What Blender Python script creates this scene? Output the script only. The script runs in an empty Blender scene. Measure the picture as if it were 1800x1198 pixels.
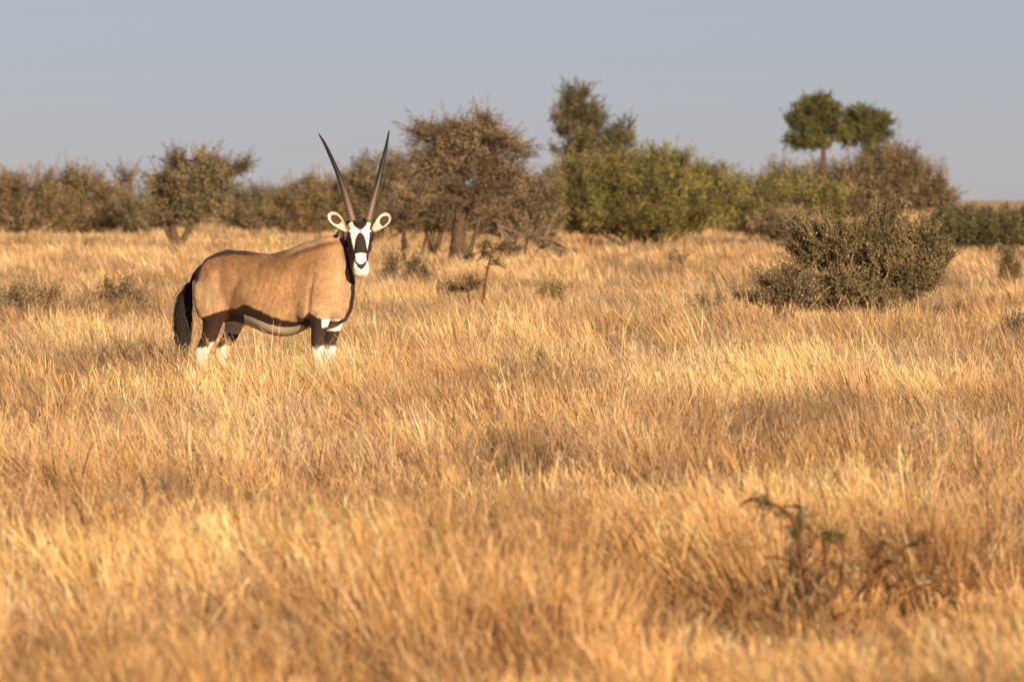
import bpy, math, random
import numpy as np
from mathutils import Vector, Matrix

rng = np.random.default_rng(11)
random.seed(11)
sc = bpy.context.scene
COL = sc.collection

# ------------------------------------------------------------------ camera, sky, sun, exposure
CAM_H, FPX, HOR = 1.456, 18000.0, 350.0        # eye height, focal length in photo pixels, horizon row
cam_d = bpy.data.cameras.new("camera")
cam = bpy.data.objects.new("camera", cam_d)
COL.objects.link(cam)
cam.location = (0, 0, CAM_H)
cam.rotation_euler = (math.radians(90) - math.atan((599 - HOR) / FPX), 0, 0)
cam_d.sensor_width = 36.0
cam_d.lens = 36.0 * FPX / 1800.0
cam_d.clip_start = 1.0
cam_d.clip_end = 20000.0
cam_d.dof.use_dof = True
cam_d.dof.focus_distance = 71.5
cam_d.dof.aperture_fstop = 12.5
sc.camera = cam

SUN_EL, SUN_AZ = 16.0, 24.0        # sun behind the camera, to its right
world = bpy.data.worlds.new("World")
sc.world = world
world.use_nodes = True
nt = world.node_tree
bg = nt.nodes["Background"]
sky = nt.nodes.new("ShaderNodeTexSky")
sky.sky_type = 'NISHITA'
sky.sun_disc = False
sky.sun_elevation = math.radians(SUN_EL)
sky.sun_rotation = math.radians(180 - SUN_AZ)
sky.air_density = 0.8
sky.dust_density = 0.1
sky.ozone_density = 4.0
tintn = nt.nodes.new("ShaderNodeMix")
tintn.data_type = 'RGBA'; tintn.blend_type = 'MULTIPLY'
tintn.inputs[0].default_value = 1.0
tintn.inputs[7].default_value = (0.98, 0.855, 1.05, 1)
nt.links.new(sky.outputs[0], tintn.inputs[6])
nt.links.new(tintn.outputs[2], bg.inputs[0])
bg.inputs[1].default_value = 0.0425

sun_d = bpy.data.lights.new("sun", 'SUN')
sun = bpy.data.objects.new("sun", sun_d)
COL.objects.link(sun)
sun_d.energy = 5.0
sun_d.angle = math.radians(0.5)
sun_d.color = (1.0, 0.80, 0.55)
_e, _a = math.radians(SUN_EL), math.radians(SUN_AZ)
sdir = Vector((math.sin(_a) * math.cos(_e), -math.cos(_a) * math.cos(_e), math.sin(_e)))   # towards the sun
sun.rotation_euler = sdir.to_track_quat('Z', 'Y').to_euler()

sc.view_settings.view_transform = 'Standard'
sc.view_settings.look = 'None'
sc.view_settings.exposure = 0.78
sc.view_settings.gamma = 1.0
sc.render.engine = 'CYCLES'
cy = sc.cycles
cy.max_bounces = 5; cy.diffuse_bounces = 3; cy.glossy_bounces = 2; cy.transmission_bounces = 3
cy.transparent_max_bounces = 4
cy.use_denoising = True; cy.denoiser = 'OPENIMAGEDENOISE'; cy.denoising_input_passes = 'RGB_ALBEDO_NORMAL'; cy.denoising_prefilter = 'ACCURATE'
cy.use_adaptive_sampling = False
cy.caustics_reflective = False; cy.caustics_refractive = False

# ------------------------------------------------------------------ helpers
HEDGE = "thornbushes in the belt along the horizon"
def wpt(px, py, d):
    return Vector(((px - 900) / FPX * d, d, CAM_H - (py - HOR) / FPX * d))

def tag(o, label=None, cat=None, group=None, kind=None):
    if label: o['label'] = label
    if cat: o['category'] = cat
    if group: o['group'] = group
    if kind: o['kind'] = kind
    return o

def empty(name, loc, rz=0):
    o = bpy.data.objects.new(name, None)
    COL.objects.link(o)
    o.location = loc
    o.rotation_euler = (0, 0, rz)
    o.empty_display_size = 0.3
    return o

def mesh_obj(name, V, faces, mat, parent=None, color=None, smooth=False):
    """faces: list of (n,k) int arrays."""
    me = bpy.data.meshes.new(name)
    V = np.asarray(V, dtype=np.float32)
    faces = [np.asarray(f, dtype=np.int32) for f in faces if len(f)]
    me.vertices.add(len(V)); me.vertices.foreach_set("co", V.ravel())
    loops = np.concatenate([f.ravel() for f in faces])
    tot = np.concatenate([np.full(len(f), f.shape[1], dtype=np.int32) for f in faces])
    st = np.concatenate([[0], np.cumsum(tot)[:-1]]).astype(np.int32)
    me.loops.add(len(loops)); me.loops.foreach_set("vertex_index", loops)
    me.polygons.add(len(tot)); me.polygons.foreach_set("loop_start", st)
    if smooth: me.polygons.foreach_set("use_smooth", np.ones(len(tot), dtype=bool))
    me.update(calc_edges=True)
    if color is not None:
        c = np.ones((len(V), 4), dtype=np.float32); c[:, :3] = color
        a = me.color_attributes.new("tint", 'BYTE_COLOR', 'POINT')
        a.data.foreach_set("color", c.ravel())
    me.materials.append(mat)
    o = bpy.data.objects.new(name, me)
    COL.objects.link(o)
    if parent is not None: o.parent = parent
    return o

def _hash(ix, iy, seed):
    h = (ix.astype(np.int64) * 374761393 + iy.astype(np.int64) * 668265263 + seed * 974634777) & 0xffffffff
    h = ((h ^ (h >> 13)) * 1274126177) & 0xffffffff
    h = h ^ (h >> 16)
    return (h & 0xffffff) / float(0xffffff)

def vnoise(x, y, seed=0):
    ix, iy = np.floor(x), np.floor(y)
    fx, fy = x - ix, y - iy
    fx = fx * fx * (3 - 2 * fx); fy = fy * fy * (3 - 2 * fy)
    a, b = _hash(ix, iy, seed), _hash(ix + 1, iy, seed)
    c, d = _hash(ix, iy + 1, seed), _hash(ix + 1, iy + 1, seed)
    return (a * (1 - fx) + b * fx) * (1 - fy) + (c * (1 - fx) + d * fx) * fy

def fbm(x, y, seed=0, o=3):
    s, a, t = 0, 1.0, 0
    for k in range(o):
        s = s + a * vnoise(x * 2 ** k, y * 2 ** k, seed + k * 17); t += a; a *= 0.5
    return s / t

def sstep(a, b, x):
    t = np.clip((x - a) / (b - a), 0, 1)
    return t * t * (3 - 2 * t)

def unit(v):
    return v / np.maximum(np.linalg.norm(v, axis=-1, keepdims=True), 1e-9)

# ------------------------------------------------------------------ materials
def new_mat(name):
    m = bpy.data.materials.new(name); m.use_nodes = True
    return m, m.node_tree.nodes, m.node_tree.links

def leafy_mat(name, translucent=0.25, rough=0.55, spec=0.25, nscale=3.0, lo=0.75, hi=1.25):
    """vertex tint x object-space noise, diffuse + translucent"""
    m, N, L = new_mat(name)
    out = N["Material Output"]; p = N["Principled BSDF"]
    at = N.new("ShaderNodeAttribute"); at.attribute_name = "tint"
    no = N.new("ShaderNodeTexNoise"); no.inputs["Scale"].default_value = nscale; no.inputs["Detail"].default_value = 3
    tc = N.new("ShaderNodeTexCoord"); L.new(tc.outputs["Object"], no.inputs["Vector"])
    mr = N.new("ShaderNodeMapRange"); mr.inputs[1].default_value = 0.3; mr.inputs[2].default_value = 0.7
    mr.inputs[3].default_value = lo; mr.inputs[4].default_value = hi
    L.new(no.outputs[0], mr.inputs[0])
    mx = N.new("ShaderNodeVectorMath"); mx.operation = 'SCALE'
    L.new(at.outputs["Color"], mx.inputs[0]); L.new(mr.outputs[0], mx.inputs["Scale"])
    L.new(mx.outputs[0], p.inputs["Base Color"])
    p.inputs["Roughness"].default_value = rough
    p.inputs["Specular IOR Level"].default_value = spec
    tr = N.new("ShaderNodeBsdfTranslucent"); L.new(mx.outputs[0], tr.inputs[0])
    ms = N.new("ShaderNodeMixShader"); ms.inputs[0].default_value = translucent
    L.new(p.outputs[0], ms.inputs[1]); L.new(tr.outputs[0], ms.inputs[2])
    L.new(ms.outputs[0], out.inputs[0])
    return m

M_grass = leafy_mat("dry_grass_blades", 0.30, 0.5, 0.3, 0.8, 0.85, 1.15)
M_leaf = leafy_mat("thornbush_leaves", 0.12, 0.6, 0.2, 2.0, 0.7, 1.3)

def bark_mat(name, c1, c2):
    m, N, L = new_mat(name)
    p = N["Principled BSDF"]
    tc = N.new("ShaderNodeTexCoord")
    mp = N.new("ShaderNodeMapping"); mp.inputs["Scale"].default_value = (14, 14, 3)
    no = N.new("ShaderNodeTexNoise"); no.inputs["Scale"].default_value = 3; no.inputs["Detail"].default_value = 6
    cr = N.new("ShaderNodeValToRGB")
    cr.color_ramp.elements[0].position = 0.32; cr.color_ramp.elements[0].color = (*c1, 1)
    cr.color_ramp.elements[1].position = 0.68; cr.color_ramp.elements[1].color = (*c2, 1)
    bu = N.new("ShaderNodeBump"); bu.inputs["Strength"].default_value = 0.6; bu.inputs["Distance"].default_value = 0.03
    L.new(tc.outputs["Object"], mp.inputs[0]); L.new(mp.outputs[0], no.inputs["Vector"])
    L.new(no.outputs[0], cr.inputs[0]); L.new(cr.outputs[0], p.inputs["Base Color"])
    L.new(no.outputs[0], bu.inputs["Height"]); L.new(bu.outputs[0], p.inputs["Normal"])
    p.inputs["Roughness"].default_value = 0.85
    p.inputs["Specular IOR Level"].default_value = 0.15
    return m

M_bark = bark_mat("brown_bark", (0.05, 0.03, 0.02), (0.15, 0.09, 0.055))
M_bark_pale = bark_mat("pale_bark", (0.12, 0.08, 0.055), (0.30, 0.21, 0.15))
M_bark_red = bark_mat("reddish_twigs", (0.06, 0.026, 0.013), (0.19, 0.08, 0.035))

def ground_mat():
    m, N, L = new_mat("dry_savanna_soil")
    p = N["Principled BSDF"]
    tc = N.new("ShaderNodeTexCoord")
    n1 = N.new("ShaderNodeTexNoise"); n1.inputs["Scale"].default_value = 0.35; n1.inputs["Detail"].default_value = 8
    n2 = N.new("ShaderNodeTexNoise"); n2.inputs["Scale"].default_value = 9.0; n2.inputs["Detail"].default_value = 6
    cr = N.new("ShaderNodeValToRGB")
    cr.color_ramp.elements[0].position = 0.3; cr.color_ramp.elements[0].color = (0.44, 0.28, 0.13, 1)
    cr.color_ramp.elements[1].position = 0.72; cr.color_ramp.elements[1].color = (0.70, 0.49, 0.27, 1)
    mx = N.new("ShaderNodeMath"); mx.operation = 'ADD'
    m2 = N.new("ShaderNodeMath"); m2.operation = 'MULTIPLY'; m2.inputs[1].default_value = 0.5
    L.new(tc.outputs["Object"], n1.inputs["Vector"]); L.new(tc.outputs["Object"], n2.inputs["Vector"])
    L.new(n1.outputs[0], mx.inputs[0]); L.new(n2.outputs[0], mx.inputs[1]); L.new(mx.outputs[0], m2.inputs[0])
    L.new(m2.outputs[0], cr.inputs[0]); L.new(cr.outputs[0], p.inputs["Base Color"])
    bu = N.new("ShaderNodeBump"); bu.inputs["Strength"].default_value = 0.8; bu.inputs["Distance"].default_value = 0.1
    L.new(n2.outputs[0], bu.inputs["Height"]); L.new(bu.outputs[0], p.inputs["Normal"])
    p.inputs["Roughness"].default_value = 0.95
    return m
M_ground = ground_mat()

def coat_mat():
    m, N, L = new_mat("short_coat")
    p = N["Principled BSDF"]
    at = N.new("ShaderNodeAttribute"); at.attribute_name = "tint"
    tc = N.new("ShaderNodeTexCoord")
    mp = N.new("ShaderNodeMapping"); mp.inputs["Scale"].default_value = (60, 60, 28)
    no = N.new("ShaderNodeTexNoise"); no.inputs["Scale"].default_value = 1.6; no.inputs["Detail"].default_value = 6; no.inputs["Roughness"].default_value = 0.7
    n2 = N.new("ShaderNodeTexNoise"); n2.inputs["Scale"].default_value = 6; n2.inputs["Detail"].default_value = 4
    L.new(tc.outputs["Object"], mp.inputs[0]); L.new(mp.outputs[0], no.inputs["Vector"]); L.new(tc.outputs["Object"], n2.inputs["Vector"])
    ad = N.new("ShaderNodeMath"); ad.operation = 'ADD'; L.new(no.outputs[0], ad.inputs[0]); L.new(n2.outputs[0], ad.inputs[1])
    mr = N.new("ShaderNodeMapRange"); mr.inputs[1].default_value = 0.7; mr.inputs[2].default_value = 1.3
    mr.inputs[3].default_value = 0.68; mr.inputs[4].default_value = 1.32
    L.new(ad.outputs[0], mr.inputs[0])
    mx = N.new("ShaderNodeVectorMath"); mx.operation = 'SCALE'
    L.new(at.outputs["Color"], mx.inputs[0]); L.new(mr.outputs[0], mx.inputs["Scale"])
    L.new(mx.outputs[0], p.inputs["Base Color"])
    bu = N.new("ShaderNodeBump"); bu.inputs["Strength"].default_value = 0.6; bu.inputs["Distance"].default_value = 0.012
    L.new(no.outputs[0], bu.inputs["Height"]); L.new(bu.outputs[0], p.inputs["Normal"])
    p.inputs["Roughness"].default_value = 0.62
    p.inputs["Specular IOR Level"].default_value = 0.25
    p.inputs["Sheen Weight"].default_value = 0.04
    p.inputs["Sheen Roughness"].default_value = 0.4
    return m
M_coat = coat_mat()

def plain_mat(name, c, rough=0.5, spec=0.5, nz=30):
    m, N, L = new_mat(name)
    p = N["Principled BSDF"]
    no = N.new("ShaderNodeTexNoise"); no.inputs["Scale"].default_value = nz; no.inputs["Detail"].default_value = 4
    tc = N.new("ShaderNodeTexCoord"); L.new(tc.outputs["Object"], no.inputs["Vector"])
    cr = N.new("ShaderNodeValToRGB")
    cr.color_ramp.elements[0].position = 0.3; cr.color_ramp.elements[0].color = (*[x * 0.7 for x in c], 1)
    cr.color_ramp.elements[1].position = 0.7; cr.color_ramp.elements[1].color = (*[x * 1.25 for x in c], 1)
    L.new(no.outputs[0], cr.inputs[0]); L.new(cr.outputs[0], p.inputs["Base Color"])
    p.inputs["Roughness"].default_value = rough
    p.inputs["Specular IOR Level"].default_value = spec
    return m

# ------------------------------------------------------------------ ground
def gz(x, y):
    """gentle swells; zero mean near the camera axis up to the animal"""
    x = np.asarray(x, float); y = np.asarray(y, float)
    return 0.05 * (fbm(x / 9 + 3, y / 14, 5, 2) - 0.5) * sstep(8, 30, y)

def build_ground():
    ys = np.concatenate([np.linspace(-60, 20, 20), np.linspace(22, 420, 240), np.geomspace(430, 12000, 40)])
    xs = np.concatenate([-np.geomspace(9000, 45, 24), np.linspace(-42, 42, 90), np.geomspace(45, 9000, 24)])
    X, Y = np.meshgrid(xs, ys)
    Z = gz(X, Y)
    V = np.stack([X, Y, Z], -1).reshape(-1, 3)
    ny, nx = X.shape
    i = np.arange(ny - 1)[:, None] * nx + np.arange(nx - 1)[None, :]
    F = np.stack([i, i + 1, i + nx + 1, i + nx], -1).reshape(-1, 4)
    tag(mesh_obj("ground", V, [F], M_ground, smooth=True), "sandy plain under the dry grass running to the horizon", kind="structure")
build_ground()

# ------------------------------------------------------------------ grass
C_GOLD = np.array([(0.71, 0.43, 0.185), (0.79, 0.52, 0.26), (0.62, 0.345, 0.125), (0.83, 0.59, 0.34), (0.69, 0.405, 0.16)])
C_GREY = np.array([(0.36, 0.25, 0.155), (0.48, 0.345, 0.22), (0.26, 0.165, 0.095), (0.56, 0.42, 0.28)])
C_GREEN = np.array([(0.27, 0.24, 0.06), (0.20, 0.20, 0.045), (0.36, 0.29, 0.085)])

def blade_mesh(name, bx, by, h, lean, width, col, tipcol, head, seg=3, bz=None, mat=None, parent=None):
    """ribbons: bx,by base; h height; lean (n,2) tip offset as a share of h; width at the base; head: extra width of the seed head"""
    n = len(bx)
    rows = seg + 1
    yaw = rng.uniform(0, math.pi, n)
    side = np.stack([np.cos(yaw), np.sin(yaw), np.zeros(n)], -1)
    ts = np.linspace(0, 1, rows)
    base = np.stack([bx, by, (gz(bx, by) if bz is None else bz) - 0.01], -1)
    prof = {3: [1.0, 0.85, None, None], 2: [1.0, 0.8, None]}[seg]
    V = np.zeros((n, rows * 2 - 1, 3), np.float32)
    C = np.zeros((n, rows * 2 - 1, 3), np.float32)
    L2 = np.sqrt(np.maximum(0.05, 1 - 0.6 * (lean ** 2).sum(1)))
    for k, t in enumerate(ts):
        bend = t ** 1.7
        p = base.copy()
        p[:, 0] += lean[:, 0] * h * (0.62 * t + 0.38 * bend)
        p[:, 1] += lean[:, 1] * h * (0.62 * t + 0.38 * bend)
        p[:, 2] += h * L2 * (t - 0.12 * bend)
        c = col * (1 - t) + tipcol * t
        if k == rows - 1:
            V[:, -1] = p; C[:, -1] = c
        else:
            w = width * (1 - 0.25 * t)
            if k == rows - 2: w = width * 0.6 + head
            V[:, 2 * k] = p - side * w[:, None] / 2
            V[:, 2 * k + 1] = p + side * w[:, None] / 2
            C[:, 2 * k] = c; C[:, 2 * k + 1] = c
    m = rows * 2 - 1
    off = (np.arange(n) * m)[:, None]
    Q = []
    for k in range(seg - 1):
        Q.append(off + np.array([[2 * k, 2 * k + 1, 2 * k + 3, 2 * k + 2]]))
    T = off + np.array([[m - 3, m - 2, m - 1]])
    return mesh_obj(name, V.reshape(-1, 3), [np.concatenate(Q), T], mat or M_grass, parent, C.reshape(-1, 3))

def pick(pal, n):
    a = pal[rng.integers(0, len(pal), n)]
    b = pal[rng.integers(0, len(pal), n)]
    t = rng.random((n, 1))
    return (a * t + b * (1 - t)) * rng.uniform(0.82, 1.16, (n, 1))

TALL = [(-2.0, 67.0, 1.6, 3.4, 0.07), (-2.75, 72.0, 0.5, 2.0, -0.16), (-1.75, 72.5, 0.4, 1.5, -0.14), (-1.36, 70.6, 0.40, 0.9, 0.16), (-1.32, 68.6, 0.45, 1.2, 0.20), (3.2, 94.0, 2.4, 2.5, 0.14)]   # (x, y, spread, spread, extra height)
CLEAR = [(1.15, 31.0, 0.85, 0.38)]      # (x, y, r) spots where a shrub stands, grass thinner

def build_grass():
    def centres(d0, d1, dens):
        out = []
        y = d0
        while y < d1:
            dy = max(0.5, y * 0.01)
            hw = 0.062 * y + 2.5
            n = rng.poisson(2 * hw * dy * dens(y))
            out.append(np.stack([rng.uniform(-hw, hw, n), rng.uniform(y, y + dy, n)], -1))
            y += dy
        return np.concatenate(out)
    parts = []
    # 0: big tussocks, 1: thin filler between them
    for layer in (0, 1):
        if layer == 0:
            cen = centres(22, 1400, lambda y: 4.2 * min(1.0, 70.0 / y) ** 0.7 * min(1.0, 300.0 / y) ** 1.7 * 1.25)
            nb = rng.lognormal(4.7, 0.45, len(cen)) * np.clip(80.0 / cen[:, 1], 0.18, 1.1) ** 0.9
        else:
            cen = centres(22, 480, lambda y: 9.0 * min(1.0, 60.0 / y) ** 0.9)
            nb = rng.lognormal(2.3, 0.4, len(cen)) * np.clip(80.0 / cen[:, 1], 0.4, 1.2) ** 0.6
        nb = np.clip(nb * (1 + 0.5 * sstep(50, 36, cen[:, 1])), 4, 330).astype(int)
        nc = len(cen)
        macro = fbm(cen[:, 0] / 1.6, cen[:, 1] / 3.4, 31, 3)
        big = fbm(cen[:, 0] / 5.0, cen[:, 1] / 16.0, 57, 2)
        if layer == 0:
            hgt = 0.40 + 0.66 * (macro - 0.5) + 0.06 * rng.standard_normal(nc) + 0.34 * (big - 0.5)
            for (x, y, sx, sy, a) in TALL: hgt += a * np.exp(-((cen[:, 0] - x) / sx) ** 2 - ((cen[:, 1] - y) / sy) ** 2)
            hgt = np.clip(hgt, 0.15, 0.66)
        else:
            hgt = np.clip(0.24 + 0.22 * (macro - 0.5) + 0.06 * rng.standard_normal(nc), 0.10, 0.45)
        grey = sstep(0.42, 0.56, fbm(cen[:, 0] / 1.1 + 50, cen[:, 1] / 2.6, 77, 3) + 0.16 * (rng.random(nc) - 0.5))
        green = (rng.random(nc) < 0.03)
        ctone = rng.uniform(0.80, 1.12, nc) * (0.62 + 0.76 * sstep(0.3, 0.7, fbm(cen[:, 0] / 1.3 + 7, cen[:, 1] / 4.0, 99, 3)))
        clean = rng.standard_normal((nc, 2)) * np.array([0.13, 0.14])
        clean[:, 0] -= 0.31 + 0.5 * (fbm(cen[:, 0] / 2.2, cen[:, 1] / 4.0, 13, 2) - 0.5)
        idx = np.repeat(np.arange(nc), nb)
        n = len(idx)
        cr = (0.055 + 0.06 * rng.random(nc)) if layer == 0 else 0.12 * np.ones(nc)
        r = np.abs(rng.standard_normal(n)) * cr[idx] * (1 + cen[idx, 1] / 240)
        th = rng.uniform(0, 2 * math.pi, n)
        ox, oy = r * np.cos(th), r * np.sin(th)
        bx, by = cen[idx, 0] + ox, cen[idx, 1] + oy
        near = sstep(58, 34, by)
        h = hgt[idx] * rng.uniform(0.5, 1.12, n) * (1 - 0.16 * near)
        h *= np.where(rng.random(n) < 0.03, 1.15, 1.0)
        lean = np.stack([ox, oy], -1) * (3.2 if layer == 0 else 1.8) / (1 + cen[idx, 1] / 240)[:, None]
        lean += clean[idx] + rng.standard_normal((n, 2)) * 0.18
        ln = np.linalg.norm(lean, axis=1, keepdims=True)
        lean *= np.minimum(1, 0.95 / np.maximum(ln, 1e-6))
        g = grey[idx] * (0.90 - 0.35 * near)
        isg = rng.random(n) < g
        col = pick(C_GOLD, n)
        col[isg] = pick(C_GREY, int(isg.sum()))
        gr = green[idx] & (rng.random(n) < 0.7)
        col[gr] = pick(C_GREEN, int(gr.sum()))
        dk = rng.random(n) < 0.10
        col[dk] = np.array([0.15, 0.085, 0.04]) * rng.uniform(0.6, 1.6, (int(dk.sum()), 1))   # old dark stalks
        col *= ctone[idx][:, None]
        if layer == 1: col *= np.array([[0.74, 0.66, 0.60]])      # filler blades darker and browner than the tussocks
        # the strip of the plain near the camera is of a deeper orange kind
        col *= (1 - near[:, None] * np.array([[0.0, 0.04, 0.12]]))
        h[isg] *= 0.93
        for (x, y, rr, kf) in CLEAR:
            h *= 1 - (1 - kf) * np.exp(-((bx - x) / rr) ** 4 - ((by - y) / 3.4) ** 4)
        width = rng.uniform(0.0022, 0.0046, n) * np.clip(by / 75.0, 0.85, 12.0)
        head = np.where(rng.random(n) < 0.35, rng.uniform(0.002, 0.008, n), 0.0) * np.clip(by / 90.0, 0.85, 4.0)
        head[isg] *= 0.4
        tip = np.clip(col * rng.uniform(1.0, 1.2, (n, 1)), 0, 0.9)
        base = col * np.array([[0.62, 0.52, 0.44]])  # blade feet darkened to paint in the shade low between the stems
        parts.append((bx, by, h, lean, width, base, tip, head))
    # open feathery panicles on part of the stems
    bx, by, h, lean, width, base, tip, head = parts[0]
    q = np.where((rng.random(len(bx)) < 0.20) & (by < 150))[0]
    L2 = np.sqrt(np.maximum(0.05, 1 - 0.6 * (lean ** 2).sum(1)))
    g0 = gz(bx[q], by[q])
    for rep in range(4):
        t = rng.uniform(0.72, 0.97, len(q)); k = 0.62 * t + 0.38 * t ** 1.7
        px = bx[q] + lean[q, 0] * h[q] * k; py = by[q] + lean[q, 1] * h[q] * k
        pz = g0 + h[q] * L2[q] * (t - 0.12 * t ** 1.7)
        parts.append((px, py, rng.uniform(0.03, 0.075, len(q)), np.clip(lean[q] * 0.7 + rng.standard_normal((len(q), 2)) * 0.42, -.9, .9), rng.uniform(0.0015, 0.003, len(q)),
                      tip[q], np.clip(tip[q] * 1.08, 0, .9), rng.uniform(0.001, 0.003, len(q)), pz))
    for k in (0, 1): parts[k] = parts[k] + (gz(parts[k][0], parts[k][1]),)
    A = [np.concatenate([p[k] for p in parts]) for k in range(9)]
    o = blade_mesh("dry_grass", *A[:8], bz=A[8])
    tag(o, "tall golden dry grass covering the whole plain", kind="stuff")
    print("grass blades", len(A[0]))

# ------------------------------------------------------------------ woody plants
def tubes(P0, P1, P2, r0, r1, rings=5, sides=4):
    """quadratic bezier tubes, vectorised: returns V, F"""
    n = len(P0)
    t = np.linspace(0, 1, rings)[None, :, None]
    C = P0[:, None] * (1 - t) ** 2 + 2 * P1[:, None] * t * (1 - t) + P2[:, None] * t * t
    D = unit(2 * (1 - t) * (P1 - P0)[:, None] + 2 * t * (P2 - P1)[:, None])
    ref = np.where(np.abs(D[..., 2:3]) < 0.9, np.array([0, 0, 1.0]), np.array([1.0, 0, 0]))
    A = unit(np.cross(D, ref)); B = np.cross(D, A)
    tt = np.linspace(0, 1, rings)[None, :]
    R = (r0[:, None] * (1 - tt) + r1[:, None] * tt)
    ang = np.linspace(0, 2 * math.pi, sides, endpoint=False)
    V = C[:, :, None] + R[:, :, None, None] * (np.cos(ang)[None, None, :, None] * A[:, :, None] + np.sin(ang)[None, None, :, None] * B[:, :, None])
    V = V.reshape(-1, 3)
    k = np.arange(sides); k2 = (k + 1) % sides
    q = []
    for i in range(rings - 1):
        q.append(np.stack([i * sides + k, i * sides + k2, (i + 1) * sides + k2, (i + 1) * sides + k], -1))
    q = np.concatenate(q)
    F = (np.arange(n) * rings * sides)[:, None, None] + q[None]
    return V, F.reshape(-1, 4)

class MB:
    def __init__(s): s.V = []; s.F = []; s.n = 0
    def add(s, V, F):
        s.V.append(V); s.F.append(F + s.n); s.n += len(V)
    def build(s, name, mat, parent, smooth=True):
        return mesh_obj(name, np.concatenate(s.V), [np.concatenate(s.F)], mat, parent, smooth=smooth)

def leaves(C, D, size, aspect, col):
    """one rhombus leaf per centre C, long axis D"""
    n = len(C)
    rnd = unit(rng.standard_normal((n, 3)))
    W = unit(np.cross(D, rnd))
    L = size[:, None]
    V = np.stack([C - D * L * 0.5, C + W * L * 0.5 * aspect, C + D * L * 0.5, C - W * L * 0.5 * aspect], 1)
    F = np.arange(n * 4).reshape(n, 4)
    return V.reshape(-1, 3), F, np.repeat(col, 4, axis=0)

PAL = {
    'olive': [(0.23, 0.185, 0.09), (0.29, 0.23, 0.12), (0.16, 0.13, 0.058), (0.33, 0.26, 0.15)],
    'green': [(0.21, 0.19, 0.055), (0.28, 0.245, 0.075), (0.15, 0.14, 0.04), (0.33, 0.27, 0.10)],
    'brown': [(0.30, 0.205, 0.11), (0.37, 0.27, 0.15), (0.22, 0.155, 0.08), (0.28, 0.21, 0.09)],
    'dark': [(0.13, 0.125, 0.05), (0.19, 0.165, 0.07), (0.09, 0.085, 0.035), (0.22, 0.185, 0.09)],
    'pine': [(0.12, 0.125, 0.04), (0.18, 0.165, 0.055), (0.075, 0.08, 0.028), (0.14, 0.14, 0.04)],
    'grey': [(0.11, 0.095, 0.028), (0.16, 0.14, 0.042), (0.33, 0.23, 0.12), (0.19, 0.155, 0.055)],
    'mauve': [(0.26, 0.185, 0.115), (0.34, 0.245, 0.155), (0.20, 0.145, 0.08), (0.25, 0.20, 0.085)],
}
PAL = {k: np.array(v) for k, v in PAL.items()}

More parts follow.
